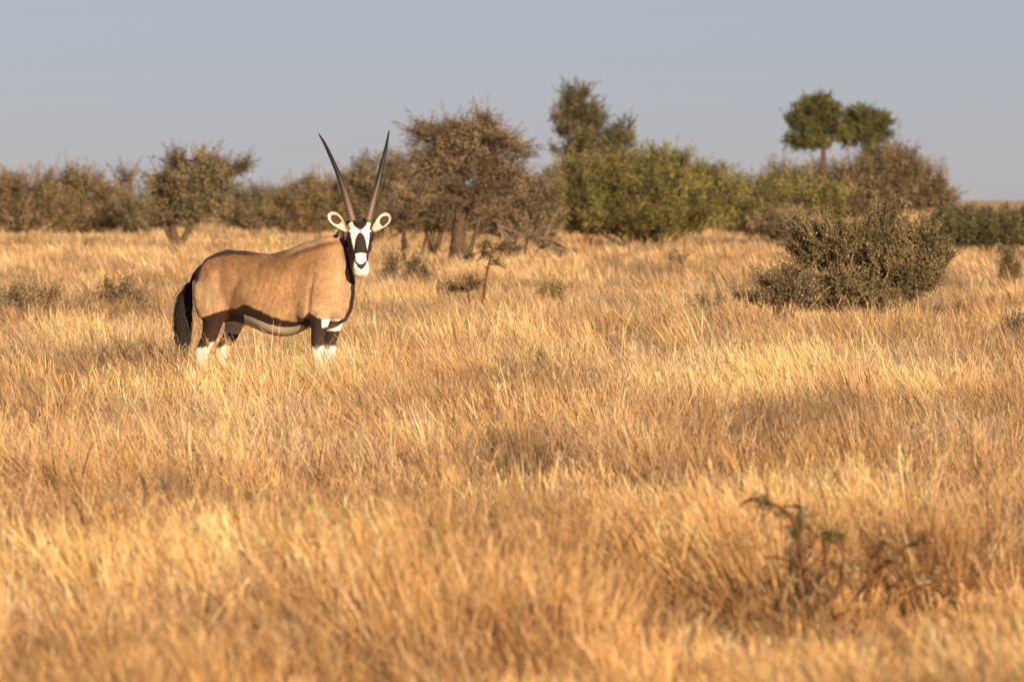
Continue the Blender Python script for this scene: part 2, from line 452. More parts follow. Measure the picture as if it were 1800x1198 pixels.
def woody(name, label, cat, d, base, lobes, pal, clumps, leafn, lsize, tw=0.30, spread=0.055, bark=None,
          nlimb=7, r_base=0.05, sprigs=0, group=None, up=0.5, part=("stem", "foliage"), trunk=None, shell=4.0,
          zmin=0.0, depthk=0.9, base_spread=0.25, gap=0.30, aspect=0.5, limbk=0.75, drop=0.0, puff=0.6, pick_=0.45, pf=12, sprig_up=0.5, thick=1.0, rough=0.06):
    """lobes: (px, py, rx, ry) ellipses in photo pixels at distance d -> ellipsoids of real size round the plant's base"""
    g0 = wpt(base, 0, d)
    root = empty(name, (g0.x, d, float(gz(g0.x, d))))
    tag(root, label, cat, group)
    s = d / FPX
    Ls = []
    for (px, py, rx, ry) in lobes:
        c = wpt(px, py, d)
        Ls.append((c.x - g0.x, rng.uniform(-0.15, 0.15) * rx * s, c.z, rx * s, rx * s * depthk, ry * s))
    Ls = np.array(Ls)
    if group == HEDGE:
        pf, puff, leafn, lsize = 5, 0.42, int(leafn * 1.35), lsize * 0.82
    vol = Ls[:, 3] * Ls[:, 4] * Ls[:, 5]
    pr = vol ** 0.8 / (vol ** 0.8).sum()
    k = rng.choice(len(Ls), clumps * 2, p=pr)
    dirs = unit(rng.standard_normal((len(k), 3)))
    rad = rng.random(len(k)) ** (1 / shell)
    # knobbly outline
    bump = 0.80 - rough + (0.36 + 2 * rough) * vnoise(dirs[:, 0] * 2.6 + k * 7.1, dirs[:, 2] * 2.6 + dirs[:, 1] * 2.2, 3)
    C = Ls[k, :3] + dirs * (rad * bump)[:, None] * Ls[k, 3:6]
    npf = max(6, clumps // pf)
    pc = C[rng.choice(len(C), npf, replace=False)]
    near_ = np.argmin(((C[:, None] - pc[None]) ** 2).sum(-1), 1)
    C = C + (pc[near_] - C) * puff
    puff_id = near_
    gapn = 0.6 * vnoise(C[:, 0] / (4.5 * tw * 0.5) + 9, C[:, 2] / (2.6 * tw * 0.5) + C[:, 1] / (4 * tw), 21) + 0.4 * vnoise(C[:, 0] / (10 * tw * 0.5), C[:, 2] / (6 * tw * 0.5), 22)
    keep = (C[:, 2] > max(zmin, 0.04)) & (gapn > gap)
    C, dirs, k, puff_id = C[keep][:clumps], dirs[keep][:clumps], k[keep][:clumps], puff_id[keep][:clumps]
    n = len(C)
    # limbs: from base to points inside the crown
    mb = MB()
    if trunk:      # list of ((px,py),(px,py),(px,py), r0, r1): base, control, end in photo pixels
        for (a, b, c, r0, r1) in trunk:
            P = [np.array([[(q[0] - 900) * s - g0.x, rng.uniform(-0.05, 0.05), max(-0.05, CAM_H - (q[1] - HOR) * s)]]) for q in (a, b, c)]
            V, F = tubes(P[0], P[1], P[2], np.array([r0]), np.array([r1]), 14, 9)
            V = V + 0.12 * r0 * rng.standard_normal(V.shape)
            mb.add(V, F)
        starts = np.array([[(c[0] - 900) * s - g0.x, 0, CAM_H - (c[1] - HOR) * s] for (_, _, c, _, _) in trunk])
        mids = np.array([[(b[0] - 900) * s - g0.x, 0, CAM_H - (b[1] - HOR) * s] for (_, b, _, _, _) in trunk])
    else:
        starts = np.array([[0, 0, -0.05]]); mids = None
    # limb ends spread over the crown
    li = rng.choice(n, min(nlimb, n), replace=False)
    LE = C[li] * 1.0
    ctr = Ls[k[li], :3]
    LE = ctr + (LE - ctr) * limbk
    si = np.argmin(((LE[:, None] - starts[None]) ** 2).sum(-1), 1)
    LS = starts[si] + (0 if trunk else 1) * np.concatenate([rng.standard_normal((len(LE), 2)) * base_spread * Ls[:, 3].max() * 0.5, np.zeros((len(LE), 1))], 1)
    LM = LS + (LE - LS) * np.array([0.30, 0.30, 0.62]) + rng.standard_normal(LE.shape) * 0.08 * np.linalg.norm(LE - LS, axis=1)[:, None]
    V, F = tubes(LS, LM, LE, np.full(len(LE), r_base) * rng.uniform(0.6, 1.1, len(LE)), np.full(len(LE), min(0.012, r_base * 0.45)), 9, 6)
    mb.add(V, F)
    tt = np.linspace(0.2, 1, 7)[None, :, None]
    nodes = (LS[:, None] * (1 - tt) ** 2 + 2 * LM[:, None] * tt * (1 - tt) + LE[:, None] * tt * tt).reshape(-1, 3)
    # branchlets: clump centre to the nearest limb node (penalise nodes above it)
    E = C[::2]
    dd = ((E[:, None] - nodes[None]) ** 2).sum(-1) + 1.2 * np.maximum(0, nodes[None, :, 2] - E[:, None, 2]) ** 2
    S = nodes[np.argmin(dd, 1)]
    Mi = S + (E - S) * np.array([0.55, 0.55, 0.35]) + rng.standard_normal(E.shape) * 0.05
    V, F = tubes(S, Mi, E, np.full(len(E), tw * 0.035), np.full(len(E), tw * 0.014), 5, 4)
    mb.add(V, F)
    # clump axis: outward and up
    ax = unit(dirs * (1 - up) + np.array([0, 0, 1.0]) * up + rng.standard_normal((n, 3)) * 0.35)
    ax[:, 2] -= drop; ax = unit(ax)
    tl = tw * rng.uniform(0.6, 1.5, n)
    if sprigs:
        q = rng.choice(n, min(sprigs, n), replace=False, p=None)
        top = np.argsort(-(C[:, 2] + 0.5 * rng.random(n) * C[:, 2]))[:max(4, n // 3)]
        q = rng.choice(top, min(sprigs, len(top)), replace=False)
        tl[q] *= rng.uniform(1.3, 2.2, len(q))
        ax[q] = unit(ax[q] + np.stack([0.6 * dirs[q, 0], 0 * dirs[q, 0], sprig_up + 0 * dirs[q, 0]], -1))
    S2 = C - ax * tl[:, None] * 0.35
    E2 = C + ax * tl[:, None] * 0.65 + rng.standard_normal((n, 3)) * 0.03
    V, F = tubes(S2, (S2 + E2) / 2 + rng.standard_normal((n, 3)) * 0.06 * tw / 0.3, E2, np.full(n, tw * 0.018 * thick), np.full(n, tw * 0.008 * thick), 4, 3)
    mb.add(V, F)
    mb.build(part[0], bark or M_bark, root)
    # leaves
    lt = tl / tw
    ln = np.maximum(3, (leafn * lt * rng.uniform(0.6, 1.4, n))).astype(int)
    ci = np.repeat(np.arange(n), ln)
    m = len(ci)
    u = rng.random(m)
    pos = S2[ci] * (1 - u[:, None]) + E2[ci] * u[:, None]
    sp = spread * (1.15 - 0.75 * u)
    pos += rng.standard_normal((m, 3)) * sp[:, None]
    ld = unit(ax[ci] + rng.standard_normal((m, 3)) * 0.8)
    p = PAL[pal]
    cc = p[rng.integers(0, len(p), n)][ci] * (1 - pick_) + p[rng.integers(0, len(p), m)] * pick_
    cc = cc * rng.uniform(0.42, 1.32, npf)[puff_id][ci][:, None]  # random tone per puff, widened to stand in for shaded pockets
    cc = cc * rng.uniform(0.75, 1.25, (m, 1))
    V, F, cl = leaves(pos, ld, lsize * rng.uniform(0.6, 1.4, m), aspect, np.clip(cc, 0, 1))
    keepz = V.reshape(-1, 4, 3)[:, :, 2].min(1) > 0.0
    V = V.reshape(-1, 4, 3)[keepz].reshape(-1, 3); cl = cl.reshape(-1, 4, 3)[keepz].reshape(-1, 3)
    mesh_obj(part[1], V, [np.arange(len(V)).reshape(-1, 4)], M_leaf, root, cl)
    return root

TREE = ("trunk", "crown")
HEDGE = "thornbushes in the belt along the horizon"

def build_plants():
    # ---- left belt, about 350 m away
    woody("thornbush", "wide brown thornbush cut by the left edge of the picture beyond the grass", "bush", 350, 45,
          [(10, 358, 75, 50), (60, 345, 62, 42), (-40, 350, 60, 50), (100, 375, 60, 34), (30, 385, 90, 26), (5, 330, 40, 26)], 'brown', 1400, 28, 0.062, 0.5, 0.09, sprigs=50, group=HEDGE)
    woody("thornbush", "brown thornbush with ragged wispy top, second from the left edge", "bush", 355, 150,
          [(150, 350, 56, 46), (105, 352, 48, 44), (195, 362, 44, 38), (140, 325, 36, 24), (160, 385, 80, 26)], 'brown', 1200, 28, 0.062, 0.5, 0.09, sprigs=60, group=HEDGE)
    woody("thorn_tree", "thin wispy young thorn tree left of the round olive tree, rising above the brown bushes", "tree", 358, 222,
          [(220, 330, 15, 40), (226, 300, 12, 18), (215, 362, 26, 26)], 'mauve', 190, 22, 0.06, 0.5, 0.07, sprigs=25, part=TREE, group=HEDGE)
    woody("thornbush", "low brown thornbush between the wispy tree and the round olive tree", "bush", 352, 248,
          [(245, 368, 46, 32), (285, 365, 38, 30), (260, 388, 60, 24)], 'olive', 360, 26, 0.062, 0.5, 0.09, sprigs=14, group=HEDGE)
    woody("thorn_tree", "round olive thorn tree with forked pale trunk, standing left of the antelope", "tree", 265, 318,
          [(335, 320, 66, 38), (300, 335, 38, 30), (372, 335, 36, 32), (335, 362, 55, 34), (405, 298, 32, 12), (425, 290, 22, 5), (285, 303, 28, 10), (335, 290, 50, 16)],
          'olive', 1500, 28, 0.05, 0.42, 0.065, bark=M_bark, nlimb=14, r_base=0.05, sprigs=110, part=TREE, gap=0.33, pf=8, puff=0.5, sprig_up=0.1,
          trunk=[((312, 432), (300, 400), (296, 365), 0.13, 0.06), ((316, 432), (335, 400), (352, 360), 0.11, 0.05), ((308, 432), (290, 405), (280, 375), 0.06, 0.03), ((326, 340), (324, 300), (321, 274), 0.016, 0.007)])
    woody("thornbush", "low dry thornbush right behind the round olive tree", "bush", 360, 440,
          [(430, 365, 48, 34), (470, 356, 36, 28), (455, 380, 60, 26), (400, 372, 36, 28)], 'olive', 800, 28, 0.062, 0.45, 0.09, sprigs=30, group=HEDGE)
    woody("thornbush", "dark reddish-brown thornbush seen between the antelope's back and its horns", "bush", 345, 530,
          [(530, 358, 50, 42), (580, 358, 44, 44), (505, 372, 32, 30), (550, 340, 36, 24), (545, 388, 70, 24)], 'brown', 1200, 28, 0.06, 0.45, 0.085, sprigs=40, group=HEDGE)
    woody("thornbush", "rounded olive bush rising behind the antelope's right horn", "bush", 300, 665,
          [(670, 335, 70, 55), (625, 345, 45, 45), (720, 320, 55, 55), (690, 375, 75, 30), (745, 360, 60, 45)], 'olive', 2200, 28, 0.055, 0.42, 0.085, sprigs=50, group=HEDGE)
    woody("thorn_tree", "slim bare-stemmed thorn tree just right of the antelope's head", "tree", 235, 708,
          [(705, 375, 30, 20), (715, 345, 30, 24)], 'mauve', 170, 22, 0.045, 0.35, 0.06, part=TREE, bark=M_bark_pale,
          trunk=[((710, 445), (712, 415), (706, 370), 0.07, 0.035)])
    # ---- the umbrella thorn
    woody("umbrella_thorn", "flat-topped umbrella thorn tree with a thick dark trunk, in the middle of the picture", "tree", 200, 808,
          [(790, 226, 58, 14), (862, 244, 60, 15), (755, 244, 40, 14), (840, 222, 46, 15), (902, 256, 36, 13), (738, 226, 24, 8), (925, 266, 18, 8),
           (812, 262, 66, 16), (880, 284, 44, 15), (815, 290, 70, 20), (765, 300, 46, 20), (855, 320, 64, 26), (805, 345, 66, 24), (850, 208, 26, 8), (760, 270, 40, 14), (900, 310, 34, 18)],
          'mauve', 2700, 20, 0.034, 0.28, 0.045, bark=M_bark, nlimb=50, r_base=0.04, sprigs=260, part=TREE, gap=0.28, depthk=0.75, up=0.15, shell=2.6, puff=0.35, pf=8, sprig_up=0.15,
          trunk=[((803, 462), (806, 430), (806, 385), 0.17, 0.12), ((806, 385), (800, 330), (790, 262), 0.09, 0.035), ((806, 395), (840, 330), (868, 275), 0.07, 0.03),
                 ((817, 462), (832, 430), (845, 375), 0.055, 0.035), ((806, 370), (815, 300), (828, 240), 0.06, 0.025), ((806, 400), (850, 385), (905, 350), 0.05, 0.02)])
    woody("thornbush", "low grey-brown bush behind the left side of the umbrella thorn's trunk", "bush", 232, 755,
          [(760, 362, 50, 34), (790, 385, 50, 26), (735, 385, 36, 24), (775, 335, 30, 18)], 'mauve', 900, 24, 0.045, 0.34, 0.06, sprigs=30, group=HEDGE, puff=0.4)
    woody("thornbush", "broad twiggy olive-brown bush behind the right side of the umbrella thorn's trunk", "bush", 225, 900,
          [(880, 372, 60, 36), (930, 360, 46, 44), (845, 392, 46, 24), (960, 390, 34, 26), (966, 350, 30, 40), (905, 395, 70, 22), (910, 328, 30, 18)], 'mauve', 1300, 24, 0.045, 0.34, 0.06, sprigs=50, group=HEDGE, puff=0.4)
    woody("fallen_branch", "dry broken branches leaning down into the grass right of the umbrella thorn's trunk", "branch", 195, 935,
          [(930, 415, 42, 20), (965, 430, 30, 15), (985, 445, 24, 10), (905, 430, 28, 14)], 'mauve', 200, 7, 0.03, 0.28, 0.04, bark=M_bark_pale, nlimb=16, r_base=0.03, sprigs=12, gap=0.2,
          trunk=[((930, 470), (950, 425), (985, 360), 0.035, 0.012), ((925, 470), (905, 420), (875, 395), 0.03, 0.012), ((935, 470), (960, 440), (1000, 440), 0.03, 0.012)])
    woody("thorn_sapling", "thin crooked thorn sapling with a bare reddish stem, in front of the umbrella thorn", "sapling", 108, 850,
          [(845, 440, 22, 9), (880, 432, 22, 8), (878, 462, 16, 6), (862, 424, 14, 6), (812, 452, 14, 5)], 'olive', 110, 12, 0.022, 0.12, 0.020, bark=M_bark_red, nlimb=9, r_base=0.010, gap=0.1, part=("trunk", "crown"),
          trunk=[((846, 592), (848, 500), (866, 437), 0.018, 0.010), ((857, 455), (862, 430), (832, 446), 0.008, 0.004), ((862, 450), (875, 428), (900, 436), 0.008, 0.004), ((853, 470), (872, 455), (888, 472), 0.008, 0.004)])
    woody("thorn_seedling", "small sprawling reddish thorn seedling left of the crooked sapling", "shrub", 103, 822,
          [(815, 503, 34, 9), (835, 492, 14, 8), (800, 498, 14, 6)], 'olive', 110, 10, 0.02, 0.11, 0.017, bark=M_bark_red, nlimb=9, r_base=0.009, gap=0.1,
          trunk=[((826, 604), (828, 540), (822, 508), 0.014, 0.009), ((822, 512), (805, 500), (788, 506), 0.007, 0.003), ((824, 510), (840, 505), (852, 490), 0.007, 0.003)])
    # ---- tall tree and the green belt
    woody("evergreen_tree", "tallest dark green tree with a pointed crown, standing behind the big green bush", "tree", 300, 1030,
          [(1014, 180, 27, 24), (1030, 200, 30, 26), (1006, 215, 24, 24), (1042, 232, 32, 26), (1097, 230, 24, 20), (1078, 254, 34, 22), (1020, 248, 38, 24), (988, 264, 24, 13), (1022, 163, 17, 12), (990, 198, 19, 18), (987, 226, 18, 18), (1048, 212, 20, 18), (1002, 172, 17, 14), (1112, 250, 14, 10), (1050, 275, 60, 18)],
          'dark', 1500, 26, 0.046, 0.34, 0.055, bark=M_bark, nlimb=26, r_base=0.05, sprigs=150, part=TREE, gap=0.27, up=0.5, shell=3.0, pf=8, puff=0.5,
          trunk=[((1030, 410), (1028, 330), (1022, 230), 0.20, 0.07), ((1032, 380), (1060, 300), (1085, 250), 0.10, 0.04)])
    woody("green_bush", "broad bright green thicket in the middle, widest bush of the belt", "bush", 262, 1130,
          [(1080, 338, 110, 62), (1165, 332, 100, 62), (1010, 352, 76, 58), (1250, 345, 85, 50), (1130, 378, 160, 40), (1010, 318, 44, 32), (1225, 318, 55, 30), (1165, 285, 50, 18), (1110, 300, 70, 24), (1060, 300, 50, 22)],
          'green', 4200, 28, 0.055, 0.40, 0.08, bark=M_bark, nlimb=26, sprigs=90, group=HEDGE, gap=0.27, puff=0.35)
    woody("green_bush", "lower yellow-green bush right of the broad green thicket", "bush", 275, 1370,
          [(1340, 360, 65, 42), (1410, 350, 62, 42), (1290, 375, 50, 35), (1450, 360, 45, 36), (1375, 385, 95, 28), (1370, 325, 30, 16)],
          'green', 2200, 28, 0.055, 0.40, 0.08, bark=M_bark, sprigs=50, group=HEDGE, gap=0.27, puff=0.35)
    woody("thornbush", "grey-brown twiggy thicket under the two round-crowned trees", "bush", 300, 1530,
          [(1480, 320, 70, 36), (1560, 315, 70, 48), (1620, 330, 50, 42), (1500, 345, 80, 34), (1600, 345, 75, 24), (1580, 285, 36, 20), (1655, 352, 30, 16)],
          'mauve', 2600, 28, 0.055, 0.48, 0.08, sprigs=90, group=HEDGE, gap=0.34, up=0.65)
    woody("thornbush", "small wispy bush on the left foot of the grey-brown thicket", "bush", 310, 1375,
          [(1375, 300, 28, 14), (1360, 318, 22, 16), (1400, 312, 26, 14)], 'olive', 120, 18, 0.05, 0.40, 0.08, sprigs=18, group=HEDGE)
    woody("round_crown_tree", "taller left one of the two round-crowned trees, with a bare trunk against the sky", "tree", 330, 1448,
          [(1432, 197, 34, 28), (1447, 182, 28, 17), (1412, 188, 18, 15), (1389, 209, 16, 10), (1400, 218, 20, 12), (1450, 222, 36, 24), (1412, 242, 34, 18), (1464, 203, 19, 24), (1392, 250, 14, 8), (1430, 250, 38, 12), (1474, 234, 19, 15), (1425, 218, 34, 22)],
          'pine', 1500, 30, 0.045, 0.28, 0.06, bark=M_bark, nlimb=22, r_base=0.04, part=TREE, gap=0.22, up=0.3, sprigs=30, pf=10, puff=0.45,
          trunk=[((1448, 410), (1449, 330), (1447, 258), 0.10, 0.075), ((1447, 262), (1440, 245), (1420, 232), 0.05, 0.03), ((1447, 262), (1462, 245), (1480, 235), 0.05, 0.03)])
    woody("round_crown_tree", "right one of the two round-crowned trees, leaning, with its lower crown in the thicket", "tree", 332, 1535,
          [(1520, 202, 38, 17), (1501, 218, 24, 20), (1540, 210, 26, 20), (1550, 230, 16, 18), (1512, 238, 42, 18), (1535, 264, 22, 15), (1490, 241, 20, 14), (1555, 244, 10, 8), (1525, 222, 38, 20), (1525, 282, 20, 14), (1548, 292, 18, 14)],
          'pine', 1400, 30, 0.045, 0.28, 0.06, bark=M_bark, nlimb=22, r_base=0.04, part=TREE, gap=0.22, up=0.3, sprigs=25, pf=10, puff=0.45,
          trunk=[((1560, 410), (1562, 320), (1530, 262), 0.09, 0.05), ((1535, 270), (1520, 245), (1495, 225), 0.05, 0.03)])
    woody("green_bush", "dark low green bush cut by the right edge of the picture", "bush", 238, 1740,
          [(1700, 398, 55, 30), (1760, 402, 60, 30), (1820, 396, 55, 32), (1660, 395, 40, 22), (1645, 382, 24, 12)],
          'dark', 1900, 28, 0.05, 0.30, 0.07, sprigs=10, group=HEDGE, gap=0.33)
    woody("thornbush", "small brown bush half hidden behind the near dark bush", "bush", 262, 1380,
          [(1395, 395, 50, 24), (1350, 400, 40, 20)], 'mauve', 340, 24, 0.05, 0.34, 0.07, sprigs=10, group=HEDGE)
    # ---- near bush on the right
    woody("dense_bush", "dense dark near bush standing alone in the grass on the right", "bush", 98, 1500,
          [(1470, 430, 62, 40), (1432, 400, 40, 26), (1525, 415, 60, 36), (1555, 462, 76, 44), (1450, 470, 60, 38), (1625, 425, 34, 28), (1630, 466, 32, 32), (1500, 515, 100, 32), (1590, 500, 52, 24), (1500, 384, 34, 12), (1600, 470, 50, 34), (1418, 440, 30, 20), (1405, 492, 46, 26), (1660, 450, 14, 14), (1560, 385, 26, 12)],
          'grey', 3600, 30, 0.021, 0.15, 0.026, bark=M_bark_pale, nlimb=50, r_base=0.018, sprigs=650, gap=0.37, up=0.55, depthk=0.8, shell=2.6, puff=0.45, pick_=0.6, pf=7, thick=2.0, rough=0.15)
    woody("dense_bush", "low twiggy skirt bush spreading left at the foot of the dense dark bush", "bush", 97, 1385,
          [(1390, 508, 50, 24), (1345, 522, 46, 14), (1390, 480, 26, 13), (1350, 492, 28, 8), (1310, 520, 26, 9)],
          'mauve', 420, 16, 0.02, 0.13, 0.024, bark=M_bark, nlimb=24, r_base=0.012, sprigs=60, gap=0.25, up=0.45)
    # ---- small things in the grass
    def low(name, label, px, py_base, hpx, wpx, pal, n, ln=14, bark=None, ls=0.018, g=None, up=0.7, cat="shrub"):
        if py_base < 720: py_base += 20; hpx += 22; n = int(n * 1.3)
        d = CAM_H * FPX / (py_base - HOR)
        woody(name, label, cat, d, px, [(px, py_base - hpx * 0.60, wpx, hpx * 0.40), (px - wpx * 0.4, py_base - hpx * 0.45, wpx * 0.7, hpx * 0.3), (px + wpx * 0.5, py_base - hpx * 0.45, wpx * 0.6, hpx * 0.28)], pal, int(n * 1.5), int(ln * 1.5), ls * max(1, d / 90), 0.13 * max(1, d / 100), 0.02 * max(1, d / 90),
              bark=bark or M_bark, nlimb=8, r_base=0.006, sprigs=n // 6, gap=0.1, up=up, group=g)
    SH = "low shrubs dotted through the grass"
    low("green_shrub", "small bright green shrub in the grass right of the crooked sapling", 962, 548, 52, 26, 'green', 80, g=SH)
    low("green_shrub", "low leafy green tuft at the foot of the reddish thorn seedling", 800, 552, 46, 26, 'olive', 50, g=SH)
    low("green_shrub", "small dark green tuft, sharp, in the middle of the grass field", 962, 690, 70, 22, 'green', 50, ln=10, g=SH, ls=0.014)
    low("dry_shrub", "olive scraggly shrub left of the near dark bush", 1248, 572, 64, 40, 'olive', 60, g=SH)
    low("dry_shrub", "wide low olive clump in the grass behind the antelope, by the left edge", 60, 588, 88, 68, 'olive', 260, ln=10, g=SH)
    low("dry_shrub", "wide grey-brown clump in the grass between the left edge and the antelope's rump", 210, 570, 70, 60, 'mauve', 200, ln=10, g=SH)
    low("dry_shrub", "dark grey-brown clump in the shade right of the antelope's head", 712, 500, 52, 42, 'mauve', 130, ln=12, g=SH)
    low("dry_shrub", "grey twiggy dwarf shrub in the grass below the near dark bush", 1440, 790, 90, 60, 'grey', 150, ln=7, ls=0.012, g=SH)
    low("dry_shrub", "small grey shrub by the right edge beyond the near dark bush", 1775, 500, 55, 18, 'grey', 70, g=SH)
    low("dry_shrub", "pale dead shrub with few leaves at the right edge of the picture", 1790, 620, 80, 40, 'grey', 90, ln=6, g=SH)
    low("dry_shrub", "small dark clump in the grass right of the umbrella thorn's fallen branches", 1190, 470, 30, 12, 'olive', 30, g=SH)
    low("dry_shrub", "dim grey-brown clump in the dry grass just left of the antelope's tail", 248, 676, 74, 46, 'mauve', 60, ln=8, ls=0.012, g=SH)  # clump added as a dark patch where the antelope's shadow falls
    # ---- near, out-of-focus thorny runners
    fd = 34.0
    woody("thorny_runner", "blurred thorny runner with two green-tipped arms arching out of the near grass", "plant", fd, 1420,
          [(1322, 880, 8, 6), (1345, 888, 14, 5), (1375, 905, 10, 5), (1405, 888, 9, 9), (1407, 915, 9, 14), (1402, 940, 10, 14)],
          'olive', 70, 12, 0.012, 0.035, 0.008, bark=M_bark_red, nlimb=3, r_base=0.003, gap=0.0,
          trunk=[((1425, 1050), (1405, 960), (1400, 930), 0.012, 0.008), ((1402, 935), (1385, 885), (1320, 880), 0.008, 0.005), ((1404, 935), (1412, 905), (1404, 880), 0.008, 0.005),
                 ((1320, 880), (1308, 882), (1298, 896), 0.005, 0.003), ((1410, 1000), (1380, 975), (1345, 985), 0.005, 0.002), ((1415, 1010), (1440, 985), (1450, 960), 0.005, 0.002), ((1360, 890), (1352, 905), (1340, 912), 0.003, 0.002), ((1404, 890), (1390, 895), (1378, 892), 0.004, 0.003)])
    woody("thorny_runner", "blurred short thorny shoot with two yellow-green tufts in the near grass", "plant", fd + 0.4, 1462,
          [(1452, 943, 10, 7), (1475, 943, 11, 7), (1463, 944, 14, 4)], 'green', 34, 12, 0.012, 0.035, 0.008, bark=M_bark_red, nlimb=2, r_base=0.003, gap=0.0,
          trunk=[((1460, 1050), (1445, 980), (1450, 945), 0.006, 0.004), ((1470, 1050), (1490, 980), (1478, 945), 0.006, 0.004)])
    woody("thorny_runner", "blurred reddish thorny runner reaching right out of the near grass", "plant", fd - 0.3, 1545,
          [(1628, 950, 12, 7), (1595, 957, 8, 5), (1560, 962, 26, 6), (1575, 985, 24, 8), (1650, 1010, 50, 9), (1500, 1000, 40, 9)], 'brown', 90, 7, 0.012, 0.035, 0.008, bark=M_bark_red, nlimb=3, r_base=0.003, gap=0.0,
          trunk=[((1520, 1060), (1545, 975), (1630, 948), 0.009, 0.006), ((1525, 1040), (1520, 975), (1560, 958), 0.008, 0.004), ((1500, 1060), (1530, 1010), (1590, 975), 0.006, 0.003), ((1500, 1040), (1470, 990), (1430, 985), 0.005, 0.003), ((1560, 1040), (1600, 1000), (1660, 1005), 0.005, 0.003), ((1580, 1050), (1650, 1010), (1720, 1030), 0.005, 0.003)])
    low("dry_shrub", "blurred grey-mauve twiggy clump under the thorny runners in the near grass", 1400, 1110, 118, 40, 'mauve', 80, ln=10, ls=0.012, g=SH)
    low("dry_shrub", "blurred olive clump at the lower right beside the thorny runners", 1650, 1075, 105, 75, 'olive', 120, ln=8, ls=0.012, g=SH)

# ------------------------------------------------------------------ antelope
OX, OD, OS, TH = 480.0, 72.0, 250.0, math.radians(25)   # anchor column, distance, px per metre, yaw towards camera
cT, sT = math.cos(TH), math.sin(TH)

def lp(px, py, ly=0.0):
    """photo pixel + lateral offset -> antelope local (x forward, y left, z up)"""
    X = (px - OX) / OS
    return np.array([(X - ly * sT) / cT, ly, (714.0 - py) / OS])

def w2l(px, py, dy):
    """photo pixel + depth offset in world (negative = nearer the camera) -> local"""
    X = (px - OX) / OS
    # world = Rz(-TH) * local ; local = Rz(TH) * world
    return np.array([X * cT - dy * sT, X * sT + dy * cT, (714.0 - py) / OS])

def loft(secs, N=28, power=2.0):
    """secs: (centre, U*ru, V*rv) -> closed tube"""
    V = []; F = []
    a = np.linspace(0, 2 * math.pi, N, endpoint=False)
    ca, sa = np.cos(a), np.sin(a)
    e = 2.0 / power
    ca = np.sign(ca) * np.abs(ca) ** e; sa = np.sign(sa) * np.abs(sa) ** e
    for c, U, W in secs:
        V.append(c + ca[:, None] * U + sa[:, None] * W)
    m = len(secs)
    V = np.concatenate(V + [np.array([secs[0][0]]), np.array([secs[-1][0]])])
    k = np.arange(N); k2 = (k + 1) % N
    Q = np.concatenate([np.stack([i * N + k, i * N + k2, (i + 1) * N + k2, (i + 1) * N + k], -1) for i in range(m - 1)])
    T1 = np.stack([k2, k, np.full(N, m * N)], -1)
    T2 = np.stack([(m - 1) * N + k, (m - 1) * N + k2, np.full(N, m * N + 1)], -1)
    return V, Q, np.concatenate([T1, T2])

def limb(points, N=20, flat=None):
    """points: (centre, r_inplane, r_lateral); rounds over a path"""
    P = [np.array(p[0], float) for p in points]
    secs = []
    for i, p in enumerate(points):
        d = P[min(i + 1, len(P) - 1)] - P[max(i - 1, 0)]
        d = d / np.linalg.norm(d)
        lat = np.array([0, 1.0, 0]) if flat is None else flat
        lat = lat - d * d.dot(lat); lat /= np.linalg.norm(lat)
        inp = np.cross(lat, d)
        secs.append((P[i], inp * p[1], lat * p[2]))
    return loft(secs, N)

def densify(pts, k=5):
    """Catmull-Rom over rows of numbers"""
    A = np.array(pts, float); out = []
    for i in range(len(A) - 1):
        p0, p1, p2, p3 = A[max(i - 1, 0)], A[i], A[i + 1], A[min(i + 2, len(A) - 1)]
        for j in range(k):
            t = j / k
            out.append(0.5 * ((2 * p1) + (-p0 + p2) * t + (2 * p0 - 5 * p1 + 4 * p2 - p3) * t * t + (-p0 + 3 * p1 - 3 * p2 + p3) * t ** 3))
    out.append(A[-1])
    return np.array(out)

HEAD_TILT = math.radians(24)
def head_frame():
    """world frame of the head: w = picture right, h = poll to nose, n = out of the face"""
    w = np.array([1.0, 0.0, 0.0])
    h = np.array([0.03, -math.sin(HEAD_TILT), -math.cos(HEAD_TILT)]); h /= np.linalg.norm(h)
    yawh = math.radians(3)
    w = np.array([math.cos(yawh), math.sin(yawh), 0.02]); w -= h * h.dot(w); w /= np.linalg.norm(w)
    n = np.cross(w, h); n = n / np.linalg.norm(n)
    if n[1] > 0: n = -n
    R = np.array([[cT, -sT, 0], [sT, cT, 0], [0, 0, 1.0]])   # world -> local, rotation by +TH
    return R @ w, R @ h, R @ n
HW, HH, HN = head_frame()
HO = w2l(634, 386, -0.34)        # top of the forehead, on the face plane

